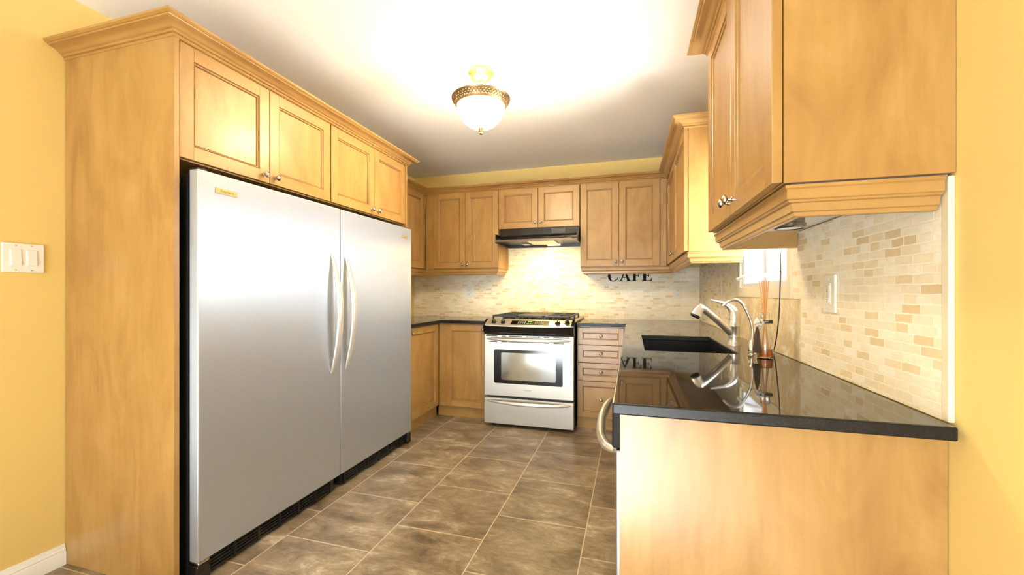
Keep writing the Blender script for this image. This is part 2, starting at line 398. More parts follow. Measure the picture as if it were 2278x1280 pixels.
# window
win = thing('window_1', None, None, (XR, 2.31, WZ0)); struct(win)
hy = (WY1 - WY0) / 2; hz = WZ1 - WZ0
MB().cells([-0.423, -hy, hy, 0.440], [-0.055, 0, hz, hz + 0.03], lambda i, j: not (i == 1 and j == 1), -0.016, 0.0, 'yzx', 0.002).build('casing', CASING, win)
MB().cells([-hy, -hy + 0.02, hy - 0.02, hy], [0, 0.02, hz - 0.02, hz], lambda i, j: not (i == 1 and j == 1), 0.0, 0.18, 'yzx').build('jamb_liner', WFRAME, win)
MB().cells([-hy + 0.02, -hy + 0.075, hy - 0.075, hy - 0.02], [0.02, 0.085, hz - 0.08, hz - 0.02], lambda i, j: not (i == 1 and j == 1), 0.112, 0.150, 'yzx', 0.004).build('sash', WFRAME, win)
MB().box(0.126, 0.132, -hy + 0.076, hy - 0.076, 0.086, hz - 0.081).build('pane', PANE, win)
ck = MB().box(0.085, 0.112, 0.10, 0.20, 0.026, 0.052, bev=0.008)
ck.tube([(0.09, 0.15, 0.05), (0.06, 0.155, 0.062), (0.02, 0.19, 0.065), (-0.02, 0.245, 0.062), (-0.045, 0.290, 0.045)], [0.012, 0.011, 0.009, 0.008, 0.010], 10, sub=5)
ck.build('crank_handle', WHITE, win)

# ------------------------------------------------------------------ backsplashes
tb = MB().cells([XL + 0.002, -1.2385, -0.4585, XR - 0.013], [CT + 0.0005, 1.408, 1.636], lambda i, j: j == 0 or i == 1, YB - 0.009, YB - 0.0006, 'xzy')
tag(tb.build('tile_backsplash', TILE_B), 'cream tumbled stone brick backsplash on the far wall behind the range', 'backsplash')
tr = MB().cells([1.0630, 1.8015, 1.886], [CT + 0.0005, 1.1505, 1.408], lambda i, j: i == 0 or j == 1, XR - 0.010, XR - 0.0006, 'yzx')
tag(tr.build('tile_backsplash', TILE_R), 'cream tumbled stone brick backsplash on the right wall nearest the camera', 'backsplash')
tr = MB().cells([2.7515, 2.8005, YB - 0.0095], [CT + 0.0005, 1.1505, 1.408], lambda i, j: i == 1 or j == 1, XR - 0.010, XR - 0.0006, 'yzx')
tag(tr.build('tile_backsplash', TILE_R), 'cream tumbled stone brick backsplash on the right wall beyond the window, in the corner', 'backsplash')
tag(MB().box(XR - 0.013, XR - 0.0006, 1.802, 2.800, CT + 0.0005, 1.149, bev=0.001).build('stone_slab', SLABSTONE), 'veined beige stone slab below the window behind the faucet', 'stone slab')

# ------------------------------------------------------------------ cabinet parts
def knob_mesh():
    p = [(0.0085, 0), (0.0085, 0.003), (0.0050, 0.006), (0.0042, 0.013), (0.007, 0.016), (0.0125, 0.0185), (0.0148, 0.0225), (0.0142, 0.0260), (0.0118, 0.0278), (0.0112, 0.0272), (0.0085, 0.0300), (0.0078, 0.0294), (0.0045, 0.0312), (0, 0.0318)]
    return MB().lathe(p, 24, mat=RX).mesh('knob')
KNOB = knob_mesh(); KNOB.materials.append(KNOBM)
def knob(parent, x, z, y=-0.021): return link('knob', KNOB, None, parent, (x, y, z))

def panel_mesh(w, h, sw=0.056, t=0.021):
    """shaker door or drawer front: two stiles, two rails, a stepped bead and a recessed centre panel; origin at lower left, front at -t"""
    b = MB()
    b.box(0, sw, -t, 0, 0, h, 0, 0.0018); b.box(w - sw, w, -t, 0, 0, h, 0, 0.0018)
    b.box(sw, w - sw, -t, 0, 0, sw, 1, 0.0008); b.box(sw, w - sw, -t, 0, h - sw, h, 1, 0.0008)
    loops = [(sw - 0.0005, -t + 0.0008), (sw + 0.0008, -t + 0.008), (sw + 0.003, -t + 0.008), (sw + 0.0045, -t + 0.0045), (sw + 0.0085, -t + 0.0065), (sw + 0.0095, -t + 0.0155), (sw + 0.0120, -t + 0.0155), (sw + 0.0122, -t + 0.0105)]
    g = bmesh.new(); R = []
    for i, y in loops: R.append([g.verts.new(p) for p in ((i, y, i), (w - i, y, i), (w - i, y, h - i), (i, y, h - i))])
    for p, q in zip(R, R[1:]):
        for a in range(4): c = (a + 1) % 4; f = g.faces.new([p[a], p[c], q[c], q[a]]); f.material_index = 1 if a in (0, 2) else 0
    g.faces.new(R[-1]).material_index = 0
    b._merge(g, None)
    b.box(sw, w - sw, -t + 0.0165, -0.002, sw, h - sw, 0)
    return b.mesh('door', 30)
def front(parent, name, x0, x1, z0, z1, kn=None, sw=0.056):
    o = link(name, panel_mesh(x1 - x0, z1 - z0, sw), [WZ, WX], parent, (x0, -0.001, z0))
    if kn: knob(o, kn[0] - x0, kn[1] - z0)
    return o
def carcass(parent, x0, x1, y0, y1, z0, z1, under=WZ):
    """cabinet box with a shadowed reveal behind the doors"""
    MB().box(x0, x1, y0, y1, z0, z1, 0, 0.001).build('body', [WZ], parent)

# ---- over-fridge run (front faces +x): local x = world y
RL, RR = PI / 2, -PI / 2
tag(MB().box(XL + 0.002, -1.717, 1.186, 1.207, 0.0, 2.185, bev=0.0015).build('end_panel', WZ), 'tall honey maple side panel at the near end of the refrigerators', 'panel')
tag(MB().box(XL + 0.002, -1.719, 2.922, 2.941, 0.0, 2.185, bev=0.0015).build('end_panel', WZ), 'maple side panel at the far end of the refrigerators', 'panel')
FD = 0.62
for (ya, yb_, k1, k2, lab) in ((1.209, 2.073, 1.604, 1.672, 'maple cabinet over the near refrigerator with two doors and nickel knobs'),
                               (2.075, 2.920, 2.474, 2.545, 'maple cabinet over the far refrigerator with two narrower looking doors')):
    c = thing('over_fridge_cabinet', lab, 'cabinet', (-1.746, ya, 1.714), RL)
    w = yb_ - ya; carcass(c, 0, w, 0.001, 0.605, 0, 0.468)
    mid = (1.639 if ya < 2 else 2.509) - ya
    front(c, 'door', 0.004 if ya < 2 else 0.003, mid - 0.002, 0.004, 0.466, (k1 - ya, 0.037))
    front(c, 'door', mid + 0.002, w - 0.004, 0.004, 0.466, (k2 - ya, 0.037))
crown = [(-0.018, 0.0), (0.002, 0.0), (0.006, 0.004), (0.006, 0.008), (0.003, 0.0105), (0.010, 0.0125), (0.013, 0.0165), (0.013, 0.0205), (0.018, 0.022),
         (0.023, 0.026), (0.029, 0.0315), (0.038, 0.036), (0.049, 0.039), (0.056, 0.0405), (0.058, 0.0445), (0.063, 0.0455), (0.066, 0.048), (0.070, 0.050), (0.070, 0.059), (-0.018, 0.059)]
tag(MB().sweep(crown, [(XL + 0.002, 1.186, 2.181), (-1.717, 1.186, 2.181), (-1.717, 2.941, 2.181), (XL + 0.002, 2.941, 2.181)]).build('crown_molding', WOODS, angle=25),
    'stepped maple crown molding around the top of the refrigerator surround', 'crown molding')

# ---- back and side uppers
UB, UT = 1.420, 2.182
YU, XUL, XUR = 3.865, -2.050, 0.300
c = thing('wall_cabinet', 'maple wall cabinet on the left wall, half hidden past the refrigerators', 'cabinet', (XUL - 0.021, 2.945, UB - 0.004), RL)
carcass(c, 0, 0.905, 0.001, 0.288, 0, 0.766); front(c, 'door', 0.004, 0.440, 0.004, 0.764, (0.40, 0.04)); front(c, 'door', 0.444, 0.883, 0.004, 0.764, (0.484, 0.04))
MB().box(0.905, 0.919, -0.018, 0.10, 0, 0.766).build('filler_strip', WZ, c)
DY = YB - 0.001 - (YU + 0.021)
def upper(lab, x0, x1, z0, z1, split, kz, fill=None):
    c = thing('wall_cabinet', lab, 'cabinet', (x0, YU + 0.021, z0), 0)
    w = x1 - x0; a, bq = fill or (0, 0)
    carcass(c, 0, w, 0.001, DY, 0, z1 - z0)
    front(c, 'door', a + 0.003, split - x0 - 0.002, 0.004, z1 - z0 - 0.002, (split - x0 - 0.027, kz - z0))
    front(c, 'door', split - x0 + 0.002, w - bq - 0.003, 0.004, z1 - z0 - 0.002, (split - x0 + 0.027, kz - z0))
    if a: MB().box(0, a - 0.002, -0.006, 0.0005, 0, z1 - z0).build('filler_strip', WZ, c)
    if bq: MB().box(w - bq + 0.002, w, -0.006, 0.0005, 0, z1 - z0).build('filler_strip', WZ, c)
    return c
upper('tall maple wall cabinet on the far wall left of the range hood', -2.050, -1.256, UB - 0.004, UT, -1.606, 1.455, (0.092, 0))
upper('short maple wall cabinet directly above the black range hood', -1.252, -0.461, 1.792, UT, -0.857, 1.845)
upper('tall maple wall cabinet on the far wall right of the hood, above the CAFE letters', -0.457, 0.300, UB - 0.010, UT, -0.108, 1.456, (0, 0.056))
# far right upper (faces -x): local x = -world y
c = thing('wall_cabinet', 'maple wall cabinet on the right wall beyond the window, its side lit bright', 'cabinet', (XUR + 0.021, 3.863, UB - 0.006), RR)
wR = 3.863 - 2.615; carcass(c, 0, wR, 0.001, XR - 0.001 - XUR - 0.021, 0, 0.735)
front(c, 'door', 0.05, 0.630, 0.004, 0.733, (0.605, 0.045)); front(c, 'door', 0.634, wR - 0.003, 0.004, 0.733, (0.660, 0.045))
# near right upper
c = thing('wall_cabinet', 'large maple wall cabinet at near right, closest to the camera, above the counter end', 'cabinet', (XUR + 0.021, 1.850, 1.417), RR)
wR = 1.850 - 1.0385; carcass(c, 0, wR, 0.001, XR - 0.001 - XUR - 0.021, 0, 0.735)
front(c, 'door', 0.020, 0.411, 0.002, 0.733, (0.385, 0.046)); front(c, 'door', 0.414, wR - 0.001, 0.002, 0.733, (0.442, 0.046))
MB().box(0.02, wR - 0.02, 0.02, XR - 0.003 - XUR - 0.021, -0.004, 0.0005).build('underside_panel', WMELA, c)

tag(MB().sweep(crown, [(XUL, 3.014, 2.178), (XUL, YU, 2.178), (XUR, YU, 2.178), (XUR, 2.615, 2.140), (XR - 0.001, 2.615, 2.140)]).build('crown_molding', WOODS, angle=25),
    'maple crown molding running along the far wall cabinets below a yellow strip of wall', 'crown molding')
tag(MB().sweep(crown, [(XR - 0.001, 1.850, 2.146), (XUR, 1.850, 2.146), (XUR, 1.0385, 2.146), (XR - 0.001, 1.0385, 2.146)]).build('crown_molding', WOODS, angle=25),
    'maple crown molding on top of the near right wall cabinet at the top edge', 'crown molding')
rail = [(-0.002, 0.0), (-0.002, -0.006), (-0.006, -0.009), (-0.006, -0.030), (-0.010, -0.032), (-0.012, -0.036), (-0.018, -0.038), (-0.021, -0.055), (-0.026, -0.057), (-0.028, -0.0645), (-0.030, -0.066), (-0.042, -0.066), (-0.042, 0.0)]
tag(MB().sweep(rail, [(XUL - 0.012, 2.945, 1.415), (XUL - 0.012, YU + 0.012, 1.415), (-1.256, YU + 0.012, 1.415), (-1.256, YB - 0.012, 1.415)]).build('light_rail', WOODS, angle=25),
    'maple light rail under the wall cabinets left of the range', 'molding')
tag(MB().sweep(rail, [(-0.457, YB - 0.012, 1.409), (-0.457, YU + 0.012, 1.409), (XUR + 0.012, YU + 0.012, 1.409), (XUR + 0.012, 2.615, 1.413), (XR - 0.013, 2.615, 1.413)]).build('light_rail', WOODS, angle=25),
    'maple light rail under the wall cabinets above the CAFE letters, turning the corner', 'molding')
tag(MB().sweep(rail, [(XR - 0.015, 1.862, 1.4125), (XUR + 0.024, 1.862, 1.4125), (XUR + 0.024, 1.0385, 1.4125), (XR - 0.015, 1.0385, 1.4125)]).build('light_rail', WOODS, angle=25),
    'stepped maple light rail under the near right wall cabinet', 'molding')
# puck light with its cable
t = thing('puck_light', 'round metal puck light under the near right wall cabinet', 'light', (0.455, 1.42, 1.4128))
MB().lathe([(0, 0), (0.041, 0), (0.041, -0.014), (0.038, -0.015), (0.038, -0.030), (0.042, -0.032), (0.042, -0.042), (0.036, -0.046), (0.032, -0.042), (0, -0.042)], 32).build('housing', PUCK, t)
MB().lathe([(0, -0.0422), (0.031, -0.0422), (0.031, -0.044), (0, -0.045)], 24).build('lens', WHITE, t)
MB().tube([(0.038, 0.0, -0.006), (0.07, -0.06, -0.020), (0.10, -0.16, -0.022), (0.135, -0.22, -0.004)], 0.0018, 8, sub=6).build('cable', WHITE, t)

# ------------------------------------------------------------------ base cabinets
BX, BYF = -1.760, 3.589
c = thing('base_cabinet', 'maple base cabinet on the left wall between the refrigerator and the corner', 'cabinet', (BX - 0.021, 2.945, 0), RL)
carcass(c, 0, 0.655, 0.001, 0.578, 0.10, 0.884); front(c, 'door', 0.085, 0.628, 0.104, 0.874, (0.118, 0.834))
MB().box(0, 0.655, 0.012, 0.57, 0, 0.0995).build('toe_kick', WY, c)
c = thing('base_cabinet', 'maple base cabinet on the far wall left of the range', 'cabinet', (BX - 0.019, BYF + 0.021, 0))
carcass(c, 0, 0.532, 0.001, 0.578, 0.10, 0.884); front(c, 'door', 0.094, 0.507, 0.104, 0.874, (0.470, 0.832))
MB().box(0.019, 0.090, -0.012, 0.0005, 0.10, 0.884, bev=0.001).build('corner_post', WZ, c)
MB().box(0, 0.532, 0.012, 0.57, 0, 0.0995).build('toe_kick', WX, c)
c = thing('drawer_cabinet', 'maple base cabinet with a stack of four drawers right of the range', 'cabinet', (-0.452, BYF + 0.021, 0))
carcass(c, 0, 0.400, 0.001, 0.578, 0.10, 0.884)
for z0, z1 in ((0.729, 0.874), (0.575, 0.723), (0.419, 0.569), (0.104, 0.413)):
    front(c, 'drawer', 0.007, 0.392, z0, z1, (0.206, (z0 + z1) / 2), 0.042)
MB().box(0, 0.400, 0.010, 0.57, 0, 0.0995).build('toe_kick', WX, c)
# right-hand run, fronts face -x
PX = -0.022
c = thing('corner_cabinet', 'maple corner base cabinet under the far end of the right counter', 'cabinet', (PX + 0.021, BYF, 0), RR)
carcass(c, -0.588, 0.685, 0.001, 0.612, 0.10, 0.884); front(c, 'door', 0.06, 0.680, 0.104, 0.874, (0.11, 0.832)); MB().box(-0.588, 0.685, 0.03, 0.60, 0, 0.0995).build('toe_kick', WX, c)
c = thing('sink_cabinet', 'maple base cabinet with two doors under the sink', 'cabinet', (PX + 0.021, 2.902, 0), RR)
MB().box(0, 0.018, 0.001, 0.612, 0.10, 0.884).box(1.19, 1.208, 0.001, 0.612, 0.10, 0.884).box(0.018, 1.19, 0.001, 0.612, 0.10, 0.118).box(0.018, 1.19, 0.594, 0.612, 0.118, 0.884).box(0.018, 1.19, 0.001, 0.019, 0.118, 0.884).build('body', WZ, c)
front(c, 'door', 0.004, 0.602, 0.104, 0.874, (0.57, 0.832)); front(c, 'door', 0.606, 1.204, 0.104, 0.874, (0.64, 0.832)); MB().box(0, 1.208, 0.03, 0.60, 0, 0.0995).build('toe_kick', WX, c)
tag(MB().box(-0.0276, XR - 0.001, 1.060, 1.080, 0.0, 0.8855, bev=0.0012).build('end_panel', WZ), 'pale maple end panel under the near end of the right counter', 'panel')
# dishwasher
d = thing('dishwasher', 'stainless dishwasher beside the near end panel, seen edge-on with bowed handle', 'dishwasher', (-0.047, 1.690, 0), RR)
MB().box(0.003, 0.607, 0.045, 0.645, 0.10, 0.880).build('body', BLACK, d)
MB().box(0.003, 0.607, 0.009, 0.044, 0.115, 0.776, bev=0.004).build('door', DWSTEEL, d)
MB().box(0.003, 0.607, 0.0, 0.044, 0.779, 0.880, bev=0.005).build('control_panel', DULLBLACK, d)
MB().tube([(0.035, 0.006, 0.765), (0.06, -0.018, 0.765), (0.14, -0.036, 0.765), (0.305, -0.044, 0.765), (0.47, -0.036, 0.765), (0.55, -0.018, 0.765), (0.578, 0.006, 0.765)], [0.008, 0.012, 0.0135, 0.014, 0.0135, 0.012, 0.008], 14, sub=6).build('handle', NICKEL, d)
MB().box(0.003, 0.607, 0.06, 0.60, 0, 0.099).build('toe_kick', BLACK, d)

# ------------------------------------------------------------------ countertops
tag(MB().cells([XL + 0.001, BX + 0.03, -1.2425], [2.943, BYF - 0.03, YB - 0.010], lambda i, j: not (i == 1 and j == 0), CTB, CT, 'xyz', 0.003, edge=True).build('countertop', [GRANITE, GRANITE_E]),
    'black granite countertop in the far left corner left of the range', 'countertop')
SX0, SX1, SY0, SY1 = 0.060, 0.440, 1.960, 2.660
tag(MB().cells([-0.4545, -0.044, SX0, SX1, XR - 0.0135], [1.010, SY0, SY1, BYF - 0.03, YB - 0.010],
    lambda i, j: (i > 0 or j == 3) and not (i == 2 and j == 1), CTB, CT, 'xyz', 0.004, edge=True).build('countertop', [GRANITE, GRANITE_E]),
    'long glossy black granite countertop along the right wall with the sink', 'countertop')
s = MB()
s.box(SX0 - 0.012, SX0 - 0.002, SY0 - 0.012, SY1 + 0.012, 0.70, 0.885); s.box(SX1 + 0.002, SX1 + 0.012, SY0 - 0.012, SY1 + 0.012, 0.70, 0.885)
s.box(SX0 - 0.002, SX1 + 0.002, SY0 - 0.012, SY0 - 0.002, 0.70, 0.885); s.box(SX0 - 0.002, SX1 + 0.002, SY1 + 0.002, SY1 + 0.012, 0.70, 0.885)
s.box(SX0 - 0.002, SX1 + 0.002, SY0 - 0.002, SY1 + 0.002, 0.70, 0.712)
so = thing('kitchen_sink', 'black undermount sink set into the right granite counter', 'sink', (0, 0, 0))
s.build('basin', SINKM, so)
MB().lathe([(0, 0.7125), (0.045, 0.7125), (0.045, 0.716), (0.030, 0.717), (0.028, 0.714), (0, 0.714)], 28, (0.25, 2.31, 0)).build('drain', CHROME, so)

# ------------------------------------------------------------------ refrigerators
FX = -1.660
def fridge(lab, y0, y1, handle_y, badge):
    f = thing('refrigerator', lab, 'refrigerator', (FX, y0, 0), RL)
    w = y1 - y0
    MB().box(0.004, w - 0.004, 0.062, 0.672, 0.02, 1.655, bev=0.004).build('body', BLACK, f)
    MB().box(0.006, w - 0.006, 0.048, 0.0615, 0.10, 1.664).build('door_gasket', BLACK, f)
    dr = MB().box(0.0, w, 0, 0.047, 0.092, 1.671, bev=0.004).build('door', STEEL, f)
    hy = handle_y - y0; pts = []; rad = []
    for i in range(25):
        t = i / 24; bow = math.sin(PI * t)
        pts.append((hy, 0.004 - 0.066 * bow ** 0.8, 0.705 + 0.70 * t)); rad.append(0.004 + 0.0135 * bow ** 0.6)
    MB().tube(pts, rad, 16, sx=0.8, sy=1.3, up=(0, 1, 0)).build('handle', SATIN, dr)
    g = MB().box(0.03, w - 0.03, 0.028, 0.05, 0.012, 0.088)
    for k in range(5): g.box(0.05, w - 0.05, 0.020, 0.030, 0.020 + k * 0.0135, 0.0265 + k * 0.0135)
    for k in range(7): g.box(0.05 + (w - 0.112) * k / 6, 0.062 + (w - 0.112) * k / 6, 0.018, 0.030, 0.014, 0.086)
    g.build('base_grille', BLACK, f)
    x0 = 0.0 if handle_y > (y0 + y1) / 2 else w - 0.055
    MB().box(x0, x0 + 0.055, 0.002, 0.06, 0.004, 0.078, bev=0.006).build('corner_foot', BLACK_GLOSS, f)
    MB().box(x0 + 0.004, x0 + 0.050, 0.003, 0.05, 0.079, 0.091, bev=0.003).build('hinge_plate', CHROME, f)
    MB().box(x0 + 0.006, x0 + 0.046, 0.012, 0.06, 1.672, 1.680, bev=0.003).build('hinge_cover', BLACK, f)
    bx, bz, bw, bh = badge
    b = MB().box(bx - y0 - bw / 2, bx - y0 + bw / 2, -0.0045, -0.0002, bz - bh / 2, bz + bh / 2, bev=0.001).build('badge', GOLD, dr)
    tm = text_mesh('Frigidaire', bh * 0.72, 0.0003, 0.35); tm.transform(Matrix.Translation((bx - y0, -0.0046, bz)) @ RX)
    link('lettering', tm, [DARKINK], b)
fridge('near stainless refrigerator, the left one of the pair, gold badge at top left', 1.237, 2.077, 2.000, (1.357, 1.6025, 0.096, 0.023))
fridge('far stainless refrigerator, the right one of the pair, next to the base cabinets', 2.083, 2.900, 2.122, (2.798, 1.597, 0.075, 0.018))

# ------------------------------------------------------------------ range
R = thing('kitchen_range', 'slide-in stainless gas range with black cooktop grates on the far wall', 'range', (-0.8485, 3.420, 0))
HW = 0.3915
MB().box(-0.383, 0.383, 0.045, 0.745, 0.032, 0.895, bev=0.003).build('body', BLACK, R)
for sx in (-0.34, 0.34):
    for yy in (0.10, 0.68): MB().lathe([(0, 0), (0.016, 0), (0.016, 0.006), (0.008, 0.008), (0.008, 0.0315), (0, 0.0315)], 14, (sx, yy, 0)).build('leveling_foot', BLACK, R)
def bowhandle(zz, parent):
    pts, rad = [], []
    for i in range(25):
        t = i / 24; b = math.sin(PI * t)
        pts.append((-0.375 + 0.750 * t, 0.006 - 0.058 * b ** 0.75, zz - 0.004 * b)); rad.append(0.005 + 0.0105 * b ** 0.5)
    MB().tube(pts, rad, 14, sx=1.1, sy=0.8).build('handle', SATIN, parent)
dw = MB().box(-HW, HW, 0, 0.044, 0.034, 0.258, bev=0.004).build('drawer', STEEL_W, R); bowhandle(0.232, dw)
od = MB().cells([-HW, -0.298, 0.297, HW], [0.277, 0.392, 0.676, 0.806], lambda i, j: not (i == 1 and j == 1), 0, 0.044, 'xzy', 0.004).build('oven_door', STEEL_W, R)
bowhandle(0.772, od)
def rrect(x0, x1, z0, z1, r, n=5):
    P = []
    for cx, cz, a0 in ((x1 - r, z1 - r, 0), (x0 + r, z1 - r, PI / 2), (x0 + r, z0 + r, PI), (x1 - r, z0 + r, 1.5 * PI)):
        for k in range(n + 1): a = a0 + PI / 2 * k / n; P.append((cx + r * math.cos(a), cz + r * math.sin(a)))
    return P
ow = MB().prism(rrect(-0.302, 0.301, 0.388, 0.680, 0.016), -0.0015, 0.03).build('oven_window', BLACK_GLOSS, od)
MB().prism(rrect(-0.235, 0.242, 0.420, 0.655, 0.010), -0.0025, -0.0005).build('inner_glass', OVENGLASS, ow)
vs = MB()
for z, segs in ((0.796, ((-0.375, -0.27), (-0.235, -0.19), (-0.165, -0.045), (-0.015, 0.11), (0.14, 0.19), (0.22, 0.36))), (0.747, ((-0.345, -0.27), (-0.235, -0.185), (-0.165, -0.045), (-0.02, 0.11), (0.14, 0.185), (0.22, 0.315)))):
    for a, b in segs: vs.box(a, b, -0.0006, 0.004, z - 0.0035, z + 0.0035)
vs.build('vent_slots', SLOT, od)
bd = MB().box(-0.046, 0.046, -0.003, -0.0002, 0.327, 0.350, bev=0.001).build('badge', STEEL_W, od)
tm = text_mesh('FRIGIDAIRE', 0.0115, 0.0003); tm.transform(Matrix.Translation((0, -0.0031, 0.3385)) @ RX); link('lettering', tm, [DARKINK], bd)
# bowed front band and slanted control panel
def bowed(prof, hw, bow, n=24, name='', mat=None, mi=0):
    b = bmesh.new(); rings = []
    for i in range(n + 1):
        x = -hw + 2 * hw * i / n; k = bow * (1 - (x / hw) ** 2)
        rings.append([b.verts.new((x, y - k * wgt, z - kz * (1 - (x / hw) ** 2))) for y, z, wgt, kz in prof])
    m = len(prof)
    for p, q in zip(rings, rings[1:]):
        for a in range(m): c = (a + 1) % m; b.faces.new([p[a], p[c], q[c], q[a]])
    b.faces.new(rings[0]); b.faces.new(rings[-1]); o = MB(); o._merge(b, 0, True); return o.build(name, mat, R)
bowed([(-0.010, 0.834, 1, 0.004), (-0.030, 0.886, 1, 0.006), (0.045, 0.897, 0, 0), (0.045, 0.812, 0, 0), (0.005, 0.812, 0, 0)], 0.3935, 0.030, name='front_band', mat=BLACK_GLOSS)
cp = bowed([(-0.032, 0.889, 1, 0.006), (-0.031, 0.897, 1, 0.006), (0.062, 0.940, 0.15, 0), (0.075, 0.941, 0, 0), (0.075, 0.893, 0, 0)], 0.3735, 0.028, name='control_panel', mat=STEEL_W)
for x0, x1 in ((-0.3945, -0.3738), (0.3738, 0.3945)):
    MB().prism([(-0.036, 0.886), (-0.035, 0.899), (-0.020, 0.909), (0.062, 0.944), (0.080, 0.944), (0.080, 0.888)], x0, x1, plane='yz').build('end_cap', BLACK_GLOSS, R)
slope = math.atan2(0.943 - 0.894, 0.062 + 0.045)
def on_cp(x, t, lift=0.0):     # point on the slanted panel, t from front 0 to back 1
    k = 0.028 * (1 - (x / 0.3735) ** 2); y0, z0 = -0.031 - k, 0.897 - 0.006 * (1 - (x / 0.3735) ** 2); y1, z1 = 0.062 - k * 0.15, 0.940
    p = Vector((x, y0 + (y1 - y0) * t, z0 + (z1 - z0) * t)); a = math.atan2(z1 - z0, y1 - y0)
    return p + Vector((0, -math.sin(a), math.cos(a))) * lift, a
for kx in (-0.302, -0.216, 0.258, 0.337):
    p, a = on_cp(kx, 0.45, 0.0005)
    k = MB().lathe([(0, 0), (0.023, 0), (0.023, 0.004), (0.019, 0.006), (0.018, 0.020), (0.016, 0.022), (0, 0.022)], 24).box(-0.004, 0.004, -0.018, 0.018, 0.020, 0.032, bev=0.003)
    o = k.build('burner_knob', BLACK_GLOSS, R, p); o.rotation_euler = (a, 0, 0)
p, a = on_cp(0.02, 0.5, 0.0008)
dp = MB().box(-0.165, 0.165, -0.036, 0.036, -0.001, 0.002, bev=0.0008).build('display_panel', BLACK_GLOSS, R, p); dp.rotation_euler = (a, 0, 0)
kb = MB()
for i in range(4):
    for j in range(3): kb.box(-0.105 + i * 0.019, -0.093 + i * 0.019, -0.026 + j * 0.019, -0.018 + j * 0.019, 0.002, 0.0026)
for i in range(5):
    for j in range(3): kb.box(0.045 + i * 0.016, 0.053 + i * 0.016, -0.024 + j * 0.018, -0.015 + j * 0.018, 0.002, 0.0026)
for i in range(4): kb.box(-0.025 + i * 0.014, -0.016 + i * 0.014, -0.022, -0.013, 0.002, 0.0026)
kb.build('buttons', BTN, dp)
lg = MB()
for x in (-0.018, -0.009, 0.004, 0.013): lg.box(x, x + 0.0022, 0.008, 0.024, 0.002, 0.0026)
for z_ in (0.012, 0.019): lg.box(-0.002, 0.0, z_, z_ + 0.002, 0.002, 0.0026)
lg.build('clock_digits', LED, dp)
MB().box(-0.3915, 0.3915, 0.076, 0.745, 0.9165, 0.934, bev=0.003).build('cooktop', STEEL_W, R)
MB().box(-0.374, 0.374, 0.082, 0.738, 0.9345, 0.938, bev=0.001).build('burner_well', BLACK_GLOSS, R)
for bx_, by_, br in ((-0.235, 0.24, 0.042), (-0.235, 0.57, 0.034), (0.235, 0.24, 0.050), (0.235, 0.57, 0.034)):
    MB().lathe([(0, 0.938), (br + 0.012, 0.938), (br + 0.010, 0.945), (br, 0.946), (br, 0.952), (br - 0.006, 0.955), (0, 0.956)], 28, (bx_, by_, 0)).build('burner', BLACK, R)
def grate(x0, x1, y0, y1, flat=False):
    g = MB(); z0, z1 = 0.958, 0.973; th = 0.014
    for x in (x0, x1 - th): g.box(x, x + th, y0, y1, z0, z1, bev=0.003)
    for y in (y0, y1 - th, (y0 + y1) / 2 - th / 2): g.box(x0, x1, y, y + th, z0, z1, bev=0.003)
    for x in (x0, x1 - th):
        for y in (y0, y1 - th, (y0 + y1) / 2 - th / 2): g.box(x, x + th, y, y + th, 0.9382, z0 + 0.003, bev=0.002)
    if flat: g.box(x0 + 0.02, x1 - 0.02, y0 + 0.03, y1 - 0.03, 0.960, 0.971, bev=0.004)
    else:
        cx = (x0 + x1) / 2
        for cy in (y0 + (y1 - y0) * 0.25, y0 + (y1 - y0) * 0.75):
            for dx, dy in ((1, 0), (-1, 0), (0, 1), (0, -1)):
                L_ = ((x1 - x0) if dx else (y1 - y0) / 2) / 2
                a0, a1 = 0.022, L_
                g.box(min(cx + dx * a0, cx + dx * a1) - (0.005 if dy else 0), max(cx + dx * a0, cx + dx * a1) + (0.005 if dy else 0), min(cy + dy * a0, cy + dy * a1) - (0.005 if dx else 0), max(cy + dy * a0, cy + dy * a1) + (0.005 if dx else 0), 0.960, 0.974, bev=0.003)
    g.build('grate', IRON, R)
grate(-0.350, -0.122, 0.100, 0.722); grate(-0.116, 0.116, 0.100, 0.722, True); grate(0.122, 0.350, 0.100, 0.722)

# ------------------------------------------------------------------ range hood
H = thing('range_hood', 'black under-cabinet range hood above the range with warm light on', 'range hood', (-0.8485, 3.70, 1.640))
HH = 0.387
MB().box(-HH, HH, 0.150, 0.478, 0.085, 0.1505, bev=0.002).build('upper_box', BLACK_GLOSS, H)
MB().prism([(0.150, 0.088), (0.150, 0.060), (0.018, 0.030), (0.010, 0.034), (0.14, 0.075)], -HH, HH, plane='yz').build('sloped_face', BLACK_GLOSS, H)
hs = MB().box(-HH, HH, 0.470, 0.480, 0.0, 0.085).box(-HH, -HH + 0.006, 0.01, 0.470, 0.0, 0.085).box(HH - 0.006, HH, 0.01, 0.470, 0.0, 0.085).box(-HH + 0.006, HH - 0.006, 0.02, 0.470, 0.0245, 0.029)
hs.build('shell', BLACK, H)
MB().box(-HH, HH - 0.05, 0.0, 0.010, 0.008, 0.030, bev=0.002).build('front_lip', DARKSTEEL, H)
sp = MB().box(0.125, 0.255, 0.1465, 0.1502, 0.095, 0.142, bev=0.001).build('switch_panel', IRON, H)
MB().box(0.145, 0.175, 0.1425, 0.147, 0.108, 0.128, bev=0.002).build('rocker_switch', BLACK, sp)
MB().box(0.203, 0.233, 0.1425, 0.147, 0.108, 0.128, bev=0.002).build('rocker_switch', BLACK, sp)
MB().box(-0.10, 0.16, 0.11, 0.40, 0.016, 0.024, bev=0.002).build('grease_filter', FILTER, H)
MB().box(0.03, 0.16, 0.405, 0.455, 0.010, 0.024, bev=0.004).build('lamp_lens', LENS, H)
